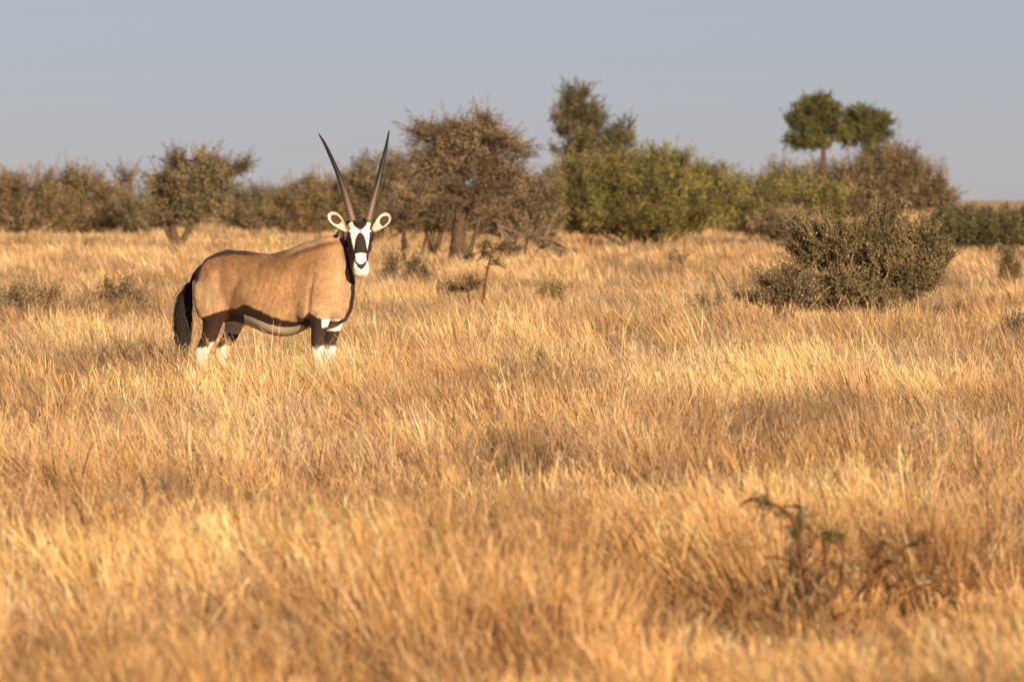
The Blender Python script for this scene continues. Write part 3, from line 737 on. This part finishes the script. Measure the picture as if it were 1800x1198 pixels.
def build_oryx():
    root = empty("oryx", (wpt(OX, 0, OD).x, OD, float(gz(wpt(OX, 0, OD).x, OD)) - 0.0), -TH)
    tag(root, "gemsbok antelope with tan body, black-and-white face and long straight horns looking at the camera", "antelope")
    V_, Q_, T_ = [], [], []; off = 0
    def put(r):
        nonlocal off
        V, Q, T = r
        V_.append(V); Q_.append(Q + off); T_.append(T + off); off += len(V)
    # torso: px, top row, bottom row, half width
    tor = [(352, 486, 524, .03), (355, 469, 540, .085), (364, 452, 556, .14), (386, 441, 566, .185), (412, 438.5, 564, .215), (445, 441.5, 574, .245),
           (480, 444, 588, .265), (508, 437, 589, .26), (538, 424.5, 577, .245), (568, 415.5, 566, .225), (590, 412, 566, .195), (602, 425, 566, .16),
           (611, 450, 556, .12), (617, 478, 540, .08), (622, 498, 522, .03)]
    D = densify(tor, 5)
    secs = []
    for px, t, b, w in D:
        c = lp(px, (t + b) / 2)
        secs.append((c, np.array([0, w, 0]), np.array([0, 0, max(0.02, (b - t) / 2 / OS)])))
    put(loft(secs, 40, 2.25))
    # neck, bending towards the camera at the top
    nk = [(565, 500, 0.02, .26, .19), (582, 478, 0.0, .225, .165), (598, 455, -0.03, .175, .14), (611, 436, -0.07, .15, .12), (620, 418, -0.13, .125, .11), (629, 405, -0.21, .105, .10), (633, 402, -0.28, .085, .09)]
    D = densify(nk, 4)
    pts = [w2l(px, py, dy) for px, py, dy, _, _ in D]
    # in-plane axis of the neck lies in the picture plane near the base, and turns with the path
    secs = []
    for i, (px, py, dy, ri, rl) in enumerate(D):
        d = pts[min(i + 1, len(pts) - 1)] - pts[max(i - 1, 0)]; d /= np.linalg.norm(d)
        lat = np.array([sT * 0.0, 1.0, 0.0]) * (1 - i / len(D)) + HW * (i / len(D)); lat -= d * d.dot(lat); lat /= np.linalg.norm(lat)
        inp = np.cross(lat, d)
        secs.append((pts[i], inp * ri, lat * rl))
    put(loft(secs, 28))
    # front of the neck, dewlap line down to the brisket
    fr = [(629, 440, -0.12, .065, .065), (627, 462, -0.06, .065, .07), (622, 488, 0.0, .065, .07), (612, 515, 0.0, .07, .08), (602, 542, 0.0, .055, .075), (596, 556, 0, .04, .06)]
    secs = []; D = densify(fr, 4); pts = [w2l(p[0], p[1], p[2]) for p in D]
    for i, (px, py, dy, ri, rl) in enumerate(D):
        secs.append((pts[i] , np.array([1.0, 0, 0.3]) * ri, np.array([0, 1.0, 0]) * rl))
    put(loft(secs, 20))
    # shoulders and haunches
    for s in (-1, 1):
        put(limb([(lp(575, 450, 0) + [0, s * .10, 0], .06, .05), (lp(572, 470, 0) + [0, s * .15, 0], .15, .085), (lp(566, 505, 0) + [0, s * .17, 0], .15, .085),
                  (lp(562, 535, 0) + [0, s * .165, 0], .115, .075), (lp(560, 558, 0) + [0, s * .15, 0], .085, .062)]))
        put(limb([(lp(392, 452, 0) + [0, s * .08, 0], .06, .05), (lp(390, 475, 0) + [0, s * .12, 0], .15, .09), (lp(388, 510, 0) + [0, s * .145, 0], .155, .095),
                  (lp(387, 540, 0) + [0, s * .15, 0], .135, .085), (lp(380, 562, 0) + [0, s * .15, 0], .075, .06)]))
    # legs: screen px, row, r in plane, r lateral; ly lateral
    def leg(rows, ly):
        D = densify(rows, 4)
        put(limb([(lp(r[0], r[1], ly + (r[4] if len(r) > 4 else 0)), r[2], r[3]) for r in D], 18))
    leg([(566, 540, .100, .075), (564, 558, .078, .062), (562, 575, .060, .052), (560, 596, .050, .044), (560, 612, .048, .044), (561, 625, .040, .038), (561, 650, .027, .026),
         (563, 680, .028, .027), (565, 692, .036, .034), (569, 701, .036, .032), (571, 706, .040, .036)], -.15)
    leg([(584, 548, .085, .070), (588, 562, .070, .060), (585, 578, .056, .050), (580, 598, .049, .044), (579, 613, .050, .046), (579, 625, .042, .040), (578, 650, .029, .028),
         (578, 680, .028, .027), (580, 692, .036, .034), (584, 701, .036, .032), (586, 706, .040, .036)], .13)
    leg([(380, 530, .15, .09), (376, 550, .105, .072), (373, 568, .074, .058), (368, 588, .062, .050), (360, 606, .050, .044), (354, 619, .055, .044), (354, 632, .044, .038), (357, 655, .034, .032),
         (359, 680, .031, .030), (361, 692, .038, .034), (365, 701, .036, .032), (367, 706, .040, .036)], -.14)
    leg([(410, 530, .14, .08), (414, 548, .105, .07), (411, 564, .080, .058), (405, 584, .058, .048), (396, 602, .048, .042), (388, 616, .052, .042), (387, 630, .042, .038), (389, 655, .032, .030),
         (391, 680, .030, .029), (393, 692, .037, .034), (397, 701, .036, .032), (399, 706, .040, .036)], .13)
    # head: h from the forehead, centre offset along n, half width, half depth
    hd = [(-.005, -.075, .045, .04), (.005, -.085, .066, .068), (.03, -.090, .080, .086), (.07, -.092, .087, .092), (.105, -.092, .088, .092), (.15, -.092, .078, .090), (.19, -.086, .068, .082),
          (.23, -.078, .059, .072), (.27, -.070, .053, .064), (.30, -.066, .053, .060), (.335, -.064, .057, .058), (.365, -.066, .054, .054), (.385, -.072, .044, .044), (.397, -.078, .024, .026)]
    D = densify(hd, 4)
    secs = [(HO + HH * h + HN * (n + 0.0), HW * w, HN * dp) for h, n, w, dp in D]
    put(loft(secs, 32, 2.25))
    for s in (-1, 1):   # brow ridges, cheeks, lips
        put(limb([(HO + HH * .055 + HN * -.035 + HW * s * .050, .018, .018), (HO + HH * .085 + HN * -.040 + HW * s * .068, .026, .026), (HO + HH * .115 + HN * -.05 + HW * s * .074, .020, .020)], 12, HN))
        put(limb([(HO + HH * .10 + HN * -.12 + HW * s * .045, .028, .028), (HO + HH * .15 + HN * -.13 + HW * s * .044, .045, .034), (HO + HH * .20 + HN * -.12 + HW * s * .036, .026, .026)], 12, HN))
        put(limb([(HO + HH * .315 + HN * -.028 + HW * s * .030, .018, .018), (HO + HH * .34 + HN * -.030 + HW * s * .034, .022, .022), (HO + HH * .36 + HN * -.035 + HW * s * .026, .016, .016)], 12, HN))
        # horn pedicle
        put(limb([(HO + HH * .02 + HN * -.06 + HW * s * .048, .034, .034), (HO + HH * -.012 + HN * -.05 + HW * s * .054, .030, .030)], 12, HN))
    # tail dock
    tl = [(352, 472, 0, .035, .035), (342, 481, 0, .026, .028), (334, 494, 0, .021, .022), (329, 508, 0, .018, .019), (326, 520, 0, .014, .015)]
    D = densify(tl, 4)
    put(limb([(lp(p[0], p[1], -0.03), p[3], p[4]) for p in D], 12))
    me = bpy.data.meshes.new("tmp")
    V = np.concatenate(V_)
    me.from_pydata(V.tolist(), [], np.concatenate(Q_).tolist() + np.concatenate(T_).tolist())
    ob = bpy.data.objects.new("tmp", me); COL.objects.link(ob)
    rm = ob.modifiers.new("r", 'REMESH'); rm.mode = 'VOXEL'; rm.voxel_size = 0.0056
    dg = bpy.context.evaluated_depsgraph_get()
    ev = ob.evaluated_get(dg); m2 = bpy.data.meshes.new_from_object(ev)
    bpy.data.objects.remove(ob)
    nv = len(m2.vertices)
    co = np.zeros(nv * 3, np.float32); m2.vertices.foreach_get("co", co); co = co.reshape(-1, 3).astype(float)
    ed = np.zeros(len(m2.edges) * 2, np.int32); m2.edges.foreach_get("vertices", ed); ed = ed.reshape(-1, 2)
    deg = np.bincount(ed.ravel(), minlength=nv).astype(float)
    rel = co - HO
    hw, hh, hn = rel @ HW, rel @ HH, rel @ HN
    ishead = (np.abs(hw) < .16) & (hh > -.06) & (hh < .45) & (hn > -.19) & (hn < .1)
    legm = co[:, 2] < 0.5
    wgt = np.where(ishead, 0.0, 1.0)
    def smooth(n, w):
        nonlocal co
        for _ in range(n):
            acc = np.stack([np.bincount(ed[:, 0], co[ed[:, 1], k], nv) + np.bincount(ed[:, 1], co[ed[:, 0], k], nv) for k in range(3)], -1) / deg[:, None]
            co += 0.6 * w[:, None] * (acc - co)
    smooth(34, np.where(ishead | legm, 0.0, 1.0))
    smooth(9, np.where(legm, 1.0, 0.35) * np.where(ishead, 1.0, 1.0))
    # refresh head coordinates after smoothing
    rel = co - HO; hw, hh, hn = rel @ HW, rel @ HH, rel @ HN
    m2.vertices.foreach_set("co", co.astype(np.float32).ravel()); m2.update()
    nr = np.zeros(nv * 3, np.float32); m2.vertices.foreach_get("normal", nr); nr = nr.reshape(-1, 3)
    # subtle muscle / skin relief
    lx, ly, z = co[:, 0], co[:, 1], co[:, 2]
    P = OX + OS * (lx * cT - np.abs(ly) * sT)       # the near side's picture column, mirrored for the far side
    Y = 714.0 - OS * z
    body = ~ishead
    rel_ = np.zeros(nv)
    # shoulder crease, ribs, neck folds
    cre = np.interp(Y, [440, 480, 520, 560], [556, 552, 546, 542])
    rel_ -= 0.012 * np.exp(-((P - cre) / 4) ** 2) * sstep(470, 500, Y) * sstep(566, 545, Y)
    nf = sstep(585, 600, P) * sstep(415, 430, Y) * sstep(540, 490, Y)
    rel_ += 0.0030 * nf * np.sin((P + 0.25 * (Y - 450)) * 1.25 + 2 * vnoise(P / 6, Y / 20, 4))
    rel_ += 0.015 * (fbm(P / 16 + ly * 5, Y / 20, 41, 2) - 0.5) * sstep(560, 540, Y)
    rel_ += 0.0010 * np.sin((P + 0.3 * (Y - 500)) / 1.9) * sstep(430, 450, P) * sstep(545, 520, P) * sstep(470, 490, Y) * sstep(548, 530, Y) * vnoise(P / 20, Y / 14, 8)
    rel_ += 0.007 * np.exp(-((Y - 545 + 0.10 * (P - 440)) / 5) ** 2) * sstep(395, 420, P) * sstep(470, 440, P)
    rel_ -= 0.013 * np.exp(-((P - 412 + 0.35 * (Y - 500)) / 9) ** 2) * sstep(470, 500, Y) * sstep(548, 520, Y)
    rel_[ishead] = 0
    # nostrils and mouth carved in
    mouth = ishead & (hn > -.09)
    vv = 330 + hh * math.cos(HEAD_TILT) / 0.000534
    uu = hw / 0.000534
    co += nr * rel_[:, None]
    # ---- coat colours (linear)
    tan = np.array([.37, .205, .095]); tanD = np.array([.21, .10, .038]); tanL = np.array([.49, .315, .175]); cream = np.array([.68, .47, .26])
    dark = np.array([.026, .014, .010]); brown = np.array([.042, .019, .010]); white = np.array([.84, .78, .68]); grey = np.array([.50, .42, .30])
    col = np.tile(tan, (nv, 1))
    def mix(mask, c):
        nonlocal col
        mask = np.clip(mask, 0, 1)[:, None]
        col = col * (1 - mask) + np.asarray(c) * mask
    n1 = fbm(P / 22, Y / 22, 61, 3); n2 = fbm(P / 5 + 9, Y / 9, 62, 3)
    ytop = np.interp(P, [340, 357, 384, 414, 453, 491, 510, 541, 572, 599], [475, 450, 440, 438, 441, 444, 436, 423, 414, 409])
    dep = Y - ytop
    mix(sstep(75, 12, dep + 34 * (n1 - .5)) * 0.9, tanD)
    mix(sstep(85, 125, dep + 20 * (n1 - .5)) * 0.75, tanL)
    mix(sstep(570, 600, P) * sstep(415, 440, Y) * 0.5, tanL)
    mix(0.5 * np.exp(-((P - 365) / 20) ** 2 - ((Y - 522) / 30) ** 2) + 0.55 * sstep(358, 344, P) * sstep(480, 500, Y), cream)
    mix(0.8 * (n2 - .42), tanD)
    n3 = fbm(P / 3.2 + 5, Y / 4.5 + P / 9, 63, 2)
    mix(0.7 * (n3 - .5), tanD * .8); mix(0.6 * (.5 - n3), tanL)
    # light mane rim over a darker line along the withers
    mix(sstep(13, 7, dep) * sstep(495, 520, P) * sstep(618, 600, P) * 0.75, tanL * 0.95)
    mix(np.exp(-((dep - 14 - 4 * (n2 - .5)) / 5) ** 2) * sstep(500, 520, P) * sstep(600, 580, P) * 0.7, brown * 2.0)
    # dorsal stripe
    mix(sstep(.055, .035, np.abs(ly) + 0.012 * (n2 - .5)) * sstep(462, 430, P) * sstep(18, 8, dep), dark)
    mix(sstep(.028, .012, np.abs(ly)) * (nr[:, 2] > .5) * sstep(520, 495, P), brown)
    mix(((lx < lp(350, 480, -.03)[0]) & (np.abs(ly + .03) < .045)).astype(float) * sstep(462, 470, Y), dark)
    xe = np.interp(Y, [438, 444, 450, 460, 470, 485, 500], [405, 378, 362, 352, 346, 341, 339])
    mix(np.maximum(sstep(11, 6, dep + 4 * (n2 - .5)), sstep(10, 5, P - xe + 3 * (n2 - .5))) * sstep(470, 430, P) * sstep(500, 488, Y), brown)
    # flank stripe and pale belly
    nz = 3.0 * (n2 - .5)
    up_ = np.interp(P, [400, 414, 433, 453, 480, 510, 541, 560], [546, 541, 533, 541, 555, 563, 563, 560])
    lo_ = np.interp(P, [400, 414, 422, 445, 472, 503, 545, 560], [546, 546, 547, 556, 567, 573, 568, 568])
    tors = (Y < 590) & (P > 395) & (P < 552)
    mix(tors * sstep(-2, 2, Y - lo_ + nz), grey * 1.1)
    mix(tors * sstep(-2, 2, Y - up_ + nz) * sstep(2, -1, Y - lo_ + nz) , brown * 0.8)
    # chest and brisket stripe, throat stripe
    mix(0.6 * np.exp(-((P - cre) / 3.0) ** 2) * sstep(485, 510, Y) * sstep(566, 550, Y), tanD * .8)  # shade of the shoulder crease painted into the coat
    mix((P > 570) * sstep(556, 561, Y + nz) * (Y < 580) * (np.abs(ly) < .2), brown * 0.9)
    mix(sstep(.036, .024, np.abs(ly + 0.0)) * (nr[:, 0] > .25) * (P > 585) * sstep(436, 452, Y), dark)
    # fore legs
    fl = (P > 536) & (P < 610) & (Y > 540)
    dk = np.interp(P, [536, 545, 560, 580, 600], [556, 547, 556, 563, 566])
    mix(fl * sstep(-1.5, 1.5, Y - dk + nz) * (np.abs(ly) > .05), dark * 1.2)
    mix(fl * sstep(607 - 3, 607 + 3, Y + nz * 4 + (P - 562) * .25), white)
    mix(fl * (np.abs(ly) > .05) * sstep(566, 569, P) * sstep(557, 560, Y + nz) * sstep(574, 571, Y + nz) * (ly < 0), white)
    mix(fl * (ly > .05) * (lx > lp(580, 570, .13)[0] - .02) * sstep(566, 568, Y + nz) * sstep(581, 578, Y + nz), white)
    # hind legs
    hl = (P < 430) & (Y > 530)
    hk = np.interp(P, [345, 357, 380, 407, 420], [560, 556, 548, 541, 541])
    near = ly < 0
    outer = hl & (np.abs(ly) > .10) | (hl & near & (Y > 560))
    mix(outer * sstep(-2, 2, Y - hk + nz) * (near | (np.abs(ly) > .17)), brown * 0.9)
    inn = hl & (ly > .02) & (Y > 538) & (nr[:, 1] < .2)
    mix(inn * 1.0, white * 0.92)
    mix((hl & (ly > .02)) * sstep(583, 587, Y + nz * 2), brown)
    wl = np.where(near, 605, 611)
    mix(hl * sstep(-4, 4, Y - wl - 22 * (n2 - .5) + 0.35 * (P - 366) * near), white)
    mix((Y > 696) * 1.0, dark)
    # ---- head markings in head coordinates
    def hmix(mask, c): mix(mask * hz, c)
    hk_ = np.array([[p[0], p[1], p[2], p[3]] for p in hd])
    nc = np.interp(hh, hk_[:, 0], hk_[:, 1]); wr = np.interp(hh, hk_[:, 0], hk_[:, 2]); dr = np.interp(hh, hk_[:, 0], hk_[:, 3])
    q = np.sqrt((hw / (wr + .020)) ** 2 + ((hn - nc) / (dr + .014)) ** 2)
    hz = (ishead & (hh > -.03) & (q < 1.12) & (hn > nc - dr * .75)).astype(float)
    mix(ishead * (hz < .5) * sstep(.13, .10, np.abs(hw)) * (hn > -.30) * sstep(.26, .12, hh), brown)
    mix((P > 588) * (P < 640) * sstep(9, 4, dep) * (~ishead), brown)
    H = hh * math.cos(HEAD_TILT) + 0.0     # length along the picture
    Wd = np.abs(hw)
    # black nape and sides of the neck top
    hmix(np.ones(nv), white * 1.03)
    hmix(sstep(.0, -.06, hn + .075) * sstep(.02, .10, hh) * 0, dark)
    fb = np.interp(H, [-.03, 0, .034, .050, .064, .075], [.055, .054, .040, .026, .010, .003])
    hmix(sstep(.0025, -.0025, Wd - fb) * sstep(.068, .060, H) * sstep(-.15, -.10, hn), dark)
    hmix(sstep(.004, .002, Wd) * (H > .05) * (H < .10), brown)
    nb = np.interp(H, [.084, .092, .112, .135, .17, .205, .222], [.0, .015, .026, .033, .038, .0425, .043])
    hmix(sstep(.002, -.002, Wd - nb * 1.12) * (H > .084) * sstep(.226, .222, H) * (hn > -.09), dark)
    ec = np.interp(H, [.06, .085, .10, .14, .19, .235, .26, .28], [.088, .083, .082, .072, .060, .050, .047, .046])
    et = np.interp(H, [.060, .08, .10, .14, .20, .25, .27], [.0, .016, .014, .010, .009, .009, .004])
    hmix(sstep(.003, -.002, np.abs(Wd - ec) - et * 1.25) * (H > .06) * (H < .272), dark)
    # nose leather
    cr0 = .302 - .022 * (Wd / .030) ** 2
    cr1 = .336 - .038 * (Wd / .036) ** 2
    hmix(sstep(-.0015, .0015, H - cr0) * sstep(.0015, -.0015, H - cr1) * (Wd < .040) * (hn > -.10), dark * 1.2)
    ml = .350 - .012 * (Wd / .04) ** 2
    hmix(np.exp(-((H - ml) / .0028) ** 2) * (Wd < .05) * .75, brown)
    hmix(sstep(.352, .362, H) * .35, cream)
    # nape / throat behind the head: black, as on the neck top
    nape = (~(hz > 0)) & (hn > -.32) & (hn < -.13) & (np.abs(hw) < .16) & (hh > -.05) & (hh < .12)
    mix(nape * sstep(.02, .06, hh) * 0.0, dark)
    at = m2.color_attributes.new("tint", 'FLOAT_COLOR', 'POINT')
    c4 = np.ones((nv, 4), np.float32); c4[:, :3] = np.clip(col, 0, 1)
    at.data.foreach_set("color", c4.ravel())
    # carve nostrils
    ns = ishead & (hn > -.10)
    g = np.exp(-((np.abs(hw) - .022) / .009) ** 2 - ((H - .312) / .008) ** 2) * ns
    co -= np.outer(g * .009, HN)
    m2.vertices.foreach_set("co", co.astype(np.float32).ravel())
    m2.polygons.foreach_set("use_smooth", np.ones(len(m2.polygons), dtype=bool))
    m2.materials.clear(); m2.materials.append(M_coat); m2.update()
    bo = bpy.data.objects.new("body", m2); COL.objects.link(bo); bo.parent = root
    # ---- horns
    hm, N, L = new_mat("ringed_horn")
    p = N["Principled BSDF"]
    at = N.new("ShaderNodeAttribute"); at.attribute_name = "tint"; L.new(at.outputs["Color"], p.inputs["Base Color"])
    p.inputs["Roughness"].default_value = 0.42
    R = np.array([[cT, -sT, 0], [sT, cT, 0], [0, 0, 1.0]])
    for s, path in ((-1, [(621, 388), (612, 355), (603, 326), (592, 297), (579, 268), (569, 248), (560, 234)]),
                    (1, [(648, 388), (655, 358), (663, 328), (670, 298), (677, 267), (681, 246), (684, 228)])):
        n = len(path)
        pts = []
        for i, (px, py) in enumerate(path):
            back = -0.30 + 0.33 * (i / (n - 1)) ** 1.0
            pts.append(w2l(px, py, back))
        D = densify(pts, 34)
        m = len(D); t = np.linspace(0, 1, m)
        rad = 0.0235 * (1 - t) ** 0.72 + 0.0025
        ring = sstep(.58, .45, t)
        rad = rad * (1 + ring * 0.07 * np.sin(t * 2 * math.pi * 52 + 1.5 * np.sin(t * 40)))
        lat = R @ np.array([1.0, 0, 0])
        secs = []
        for i in range(m):
            d = D[min(i + 1, m - 1)] - D[max(i - 1, 0)]; d /= np.linalg.norm(d)
            a = lat - d * d.dot(lat); a /= np.linalg.norm(a); b = np.cross(d, a)
            secs.append((D[i], a * rad[i], b * rad[i]))
        V, Q, T = loft(secs, 16)
        base = np.array([.17, .10, .065]); tipc = np.array([.022, .017, .015])
        k = sstep(0.0, .50, t)[:, None]
        cc = base * (1 - k) + tipc * k
        cc = cc * (1 + 0.35 * (ring * np.sin(t * 2 * math.pi * 52 + 1.5 * np.sin(t * 40)))[:, None])
        cc = np.concatenate([np.repeat(cc, 16, 0), cc[:1], cc[-1:]])
        mesh_obj("horn", V, [Q, T], hm, root, cc, smooth=True)
    # ---- ears
    for s in (-1, 1):
        bp = w2l(634 + s * 22.5, 403, -0.37) if s < 0 else w2l(657.5, 404, -0.37)
        tp = w2l(579, 372, -0.37) if s < 0 else w2l(688, 374, -0.37)
        ax = tp - bp; Ln = np.linalg.norm(ax); ax /= Ln
        nn = R @ np.array([s * -0.10, -1.0, 0.05]); nn -= ax * ax.dot(nn); nn /= np.linalg.norm(nn)
        sd = np.cross(nn, ax)
        S, T = 40, 41
        U = np.linspace(0, 1, S); W = np.linspace(-1, 1, T)
        wid = np.interp(U, [0, .12, .3, .5, .68, .82, .92, .98, 1], [.019, .024, .038, .049, .050, .042, .028, .011, .002])
        VV = np.zeros((S, T, 3)); CC = np.zeros((S, T, 3))
        for i, u in enumerate(U):
            for j, w in enumerate(W):
                cup = 0.038 * (1 - u * .65) * (1 - w * w)
                ww = w * wid[i]
                fold = 0.010 * abs(w) ** 3
                VV[i, j] = bp + ax * u * Ln + sd * ww - nn * (cup - fold)
                c = np.array([.80, .66, .52])
                if u < .35: c = c * (0.8 + .2 * u / .35) * np.array([1, .90, .80])  # shade in the ear's hollow painted in, deeper towards the base
                e = ((u - .61) / .24) ** 2 + ((w + 0.0) / .58) ** 2
                e2 = ((u - .47) / .10) ** 2 + ((w + .35) / .22) ** 2
                k = max(0, min(1, (1.15 - min(e, e2)) / .3))
                c = c * (1 - k) + np.array([.07, .035, .02]) * k
                rim = max(0, min(1, (abs(w) - .86 + (0.06 if w * s < 0 else 0)) / .06)) if u > .22 else 0
                if u > .95: rim = 1
                c = c * (1 - rim) + np.array([.035, .02, .014]) * rim
                CC[i, j] = c
        VV = VV.reshape(-1, 3); CC = CC.reshape(-1, 3)
        back = VV - nn * 0.012
        # swell the back away from the hollow
        ii = np.arange(S - 1)[:, None] * T + np.arange(T - 1)[None, :]
        Fq = np.stack([ii, ii + 1, ii + T + 1, ii + T], -1).reshape(-1, 4)
        nb_ = S * T
        Fb = Fq[:, ::-1] + nb_
        rimv = list(range(T)) + [i * T + T - 1 for i in range(1, S)] + [(S - 1) * T + j for j in range(T - 2, -1, -1)] + [i * T for i in range(S - 2, 0, -1)]
        rimv = np.array(rimv); r2 = np.roll(rimv, -1)
        Fr = None; m_ = len(rimv)
        k_ = np.arange(m_); k2_ = np.roll(k_, -1); Fr = 2 * nb_ + np.stack([k_, k_ + m_, k2_ + m_, k2_], -1)
        mesh_obj("ear", np.concatenate([VV, back, VV[rimv], back[rimv]]), [Fq, Fb, Fr], M_coat, root, np.concatenate([CC, np.tile([.30, .20, .12], (nb_, 1)), np.tile([.03, .02, .014], (2 * m_, 1))]), smooth=True)
    # ---- eyes
    em, N, L = new_mat("dark_eye"); p = N["Principled BSDF"]
    p.inputs["Base Color"].default_value = (.012, .008, .006, 1); p.inputs["Roughness"].default_value = 0.08
    for s in (-1, 1):
        c = HO + HH * .112 + HN * -.066 + HW * s * .0775
        secs = []
        for q in np.linspace(-1, 1, 11)[1:-1]:
            rr = .019 * math.sqrt(1 - q * q)
            secs.append((c + HW * s * q * .017, HH * rr, HN * rr))
        V, Q, T = loft(secs, 16)
        mesh_obj("eye", V, [Q, T], em, root, smooth=True)
    # ---- tail brush
    n = 2200
    u = rng.random(n)
    t0 = lp(330, 508, -.03)
    ang = rng.uniform(0, 2 * math.pi, n); rr = np.sqrt(rng.random(n))
    st = np.array([lp(332 - 6 * a, 496 + 34 * a, -.03) for a in u]) + np.stack([rr * np.cos(ang), rr * np.sin(ang), 0 * rr], -1) * 0.018
    ex, ey = rr * np.cos(ang) * 12 + rng.standard_normal(n) * 4 - 3, rr * np.sin(ang) * .06
    en = np.array([lp(321 + ex[i], 585 + 38 * u[i] - abs(ex[i]) * 0.8 + rng.uniform(-45, 14), -.03 + ey[i]) for i in range(n)])
    md = (st + en) / 2 + np.stack([-0.02 + 0.03 * rr * np.cos(ang), .02 * rr * np.sin(ang), np.zeros(n)], -1)
    V, F = tubes(st, md, en, np.full(n, .0030), np.full(n, .0012), 6, 3)
    tm = plain_mat("black_tail_hair", (.035, .022, .016), 0.45, 0.4, 60)
    mesh_obj("tail_tuft", V, [F], tm, root, smooth=True)
    return root

# ------------------------------------------------------------------ bird on the round olive tree
def build_bird():
    b = wpt(322, 271, 265)
    root = empty("perched_bird", (b.x, 265, b.z), 0.5)
    tag(root, "tiny dark bird perched on the topmost twig of the round olive tree", "bird")
    V_, Q_, T_ = [], [], []; off = 0
    def put(r):
        nonlocal off
        V, Q, T = r; V_.append(V); Q_.append(Q + off); T_.append(T + off); off += len(V)
    A = np.array
    put(limb([(A([-.09, 0, -.07]), .012, .02), (A([-.05, 0, -.03]), .03, .032), (A([0, 0, .01]), .048, .045), (A([.035, 0, .05]), .038, .036), (A([.05, 0, .075]), .026, .026), (A([.065, 0, .09]), .03, .028),
              (A([.08, 0, .098]), .020, .02), (A([.085, 0, .10]), .006, .006)], 14))
    put(limb([(A([-.06, 0, -.04]), .010, .022), (A([-.13, 0, -.11]), .007, .026), (A([-.17, 0, -.15]), .004, .022)], 10))
    V = np.concatenate(V_)
    mesh_obj("body", V, [np.concatenate(Q_), np.concatenate(T_)], plain_mat("dark_feathers", (.05, .035, .03), .6, .3), root, smooth=True)
    V, Q, T = limb([(A([.078, 0, .098]), .010, .009), (A([.11, 0, .092]), .002, .002)], 8)
    mesh_obj("beak", V, [Q, T], plain_mat("beak_horn", (.08, .06, .04), .4, .4), root, smooth=True)
    for s in (-1, 1):
        V, F = tubes(A([[0, s * .02, -.02]]), A([[.01, s * .02, -.05]]), A([[.005, s * .02, -.09]]), A([.004]), A([.003]), 4, 5)
        mesh_obj("leg", V, [F], plain_mat("bird_leg", (.06, .04, .03), .6, .3), root, smooth=True)

build_plants()
build_grass()
build_oryx()
build_bird()
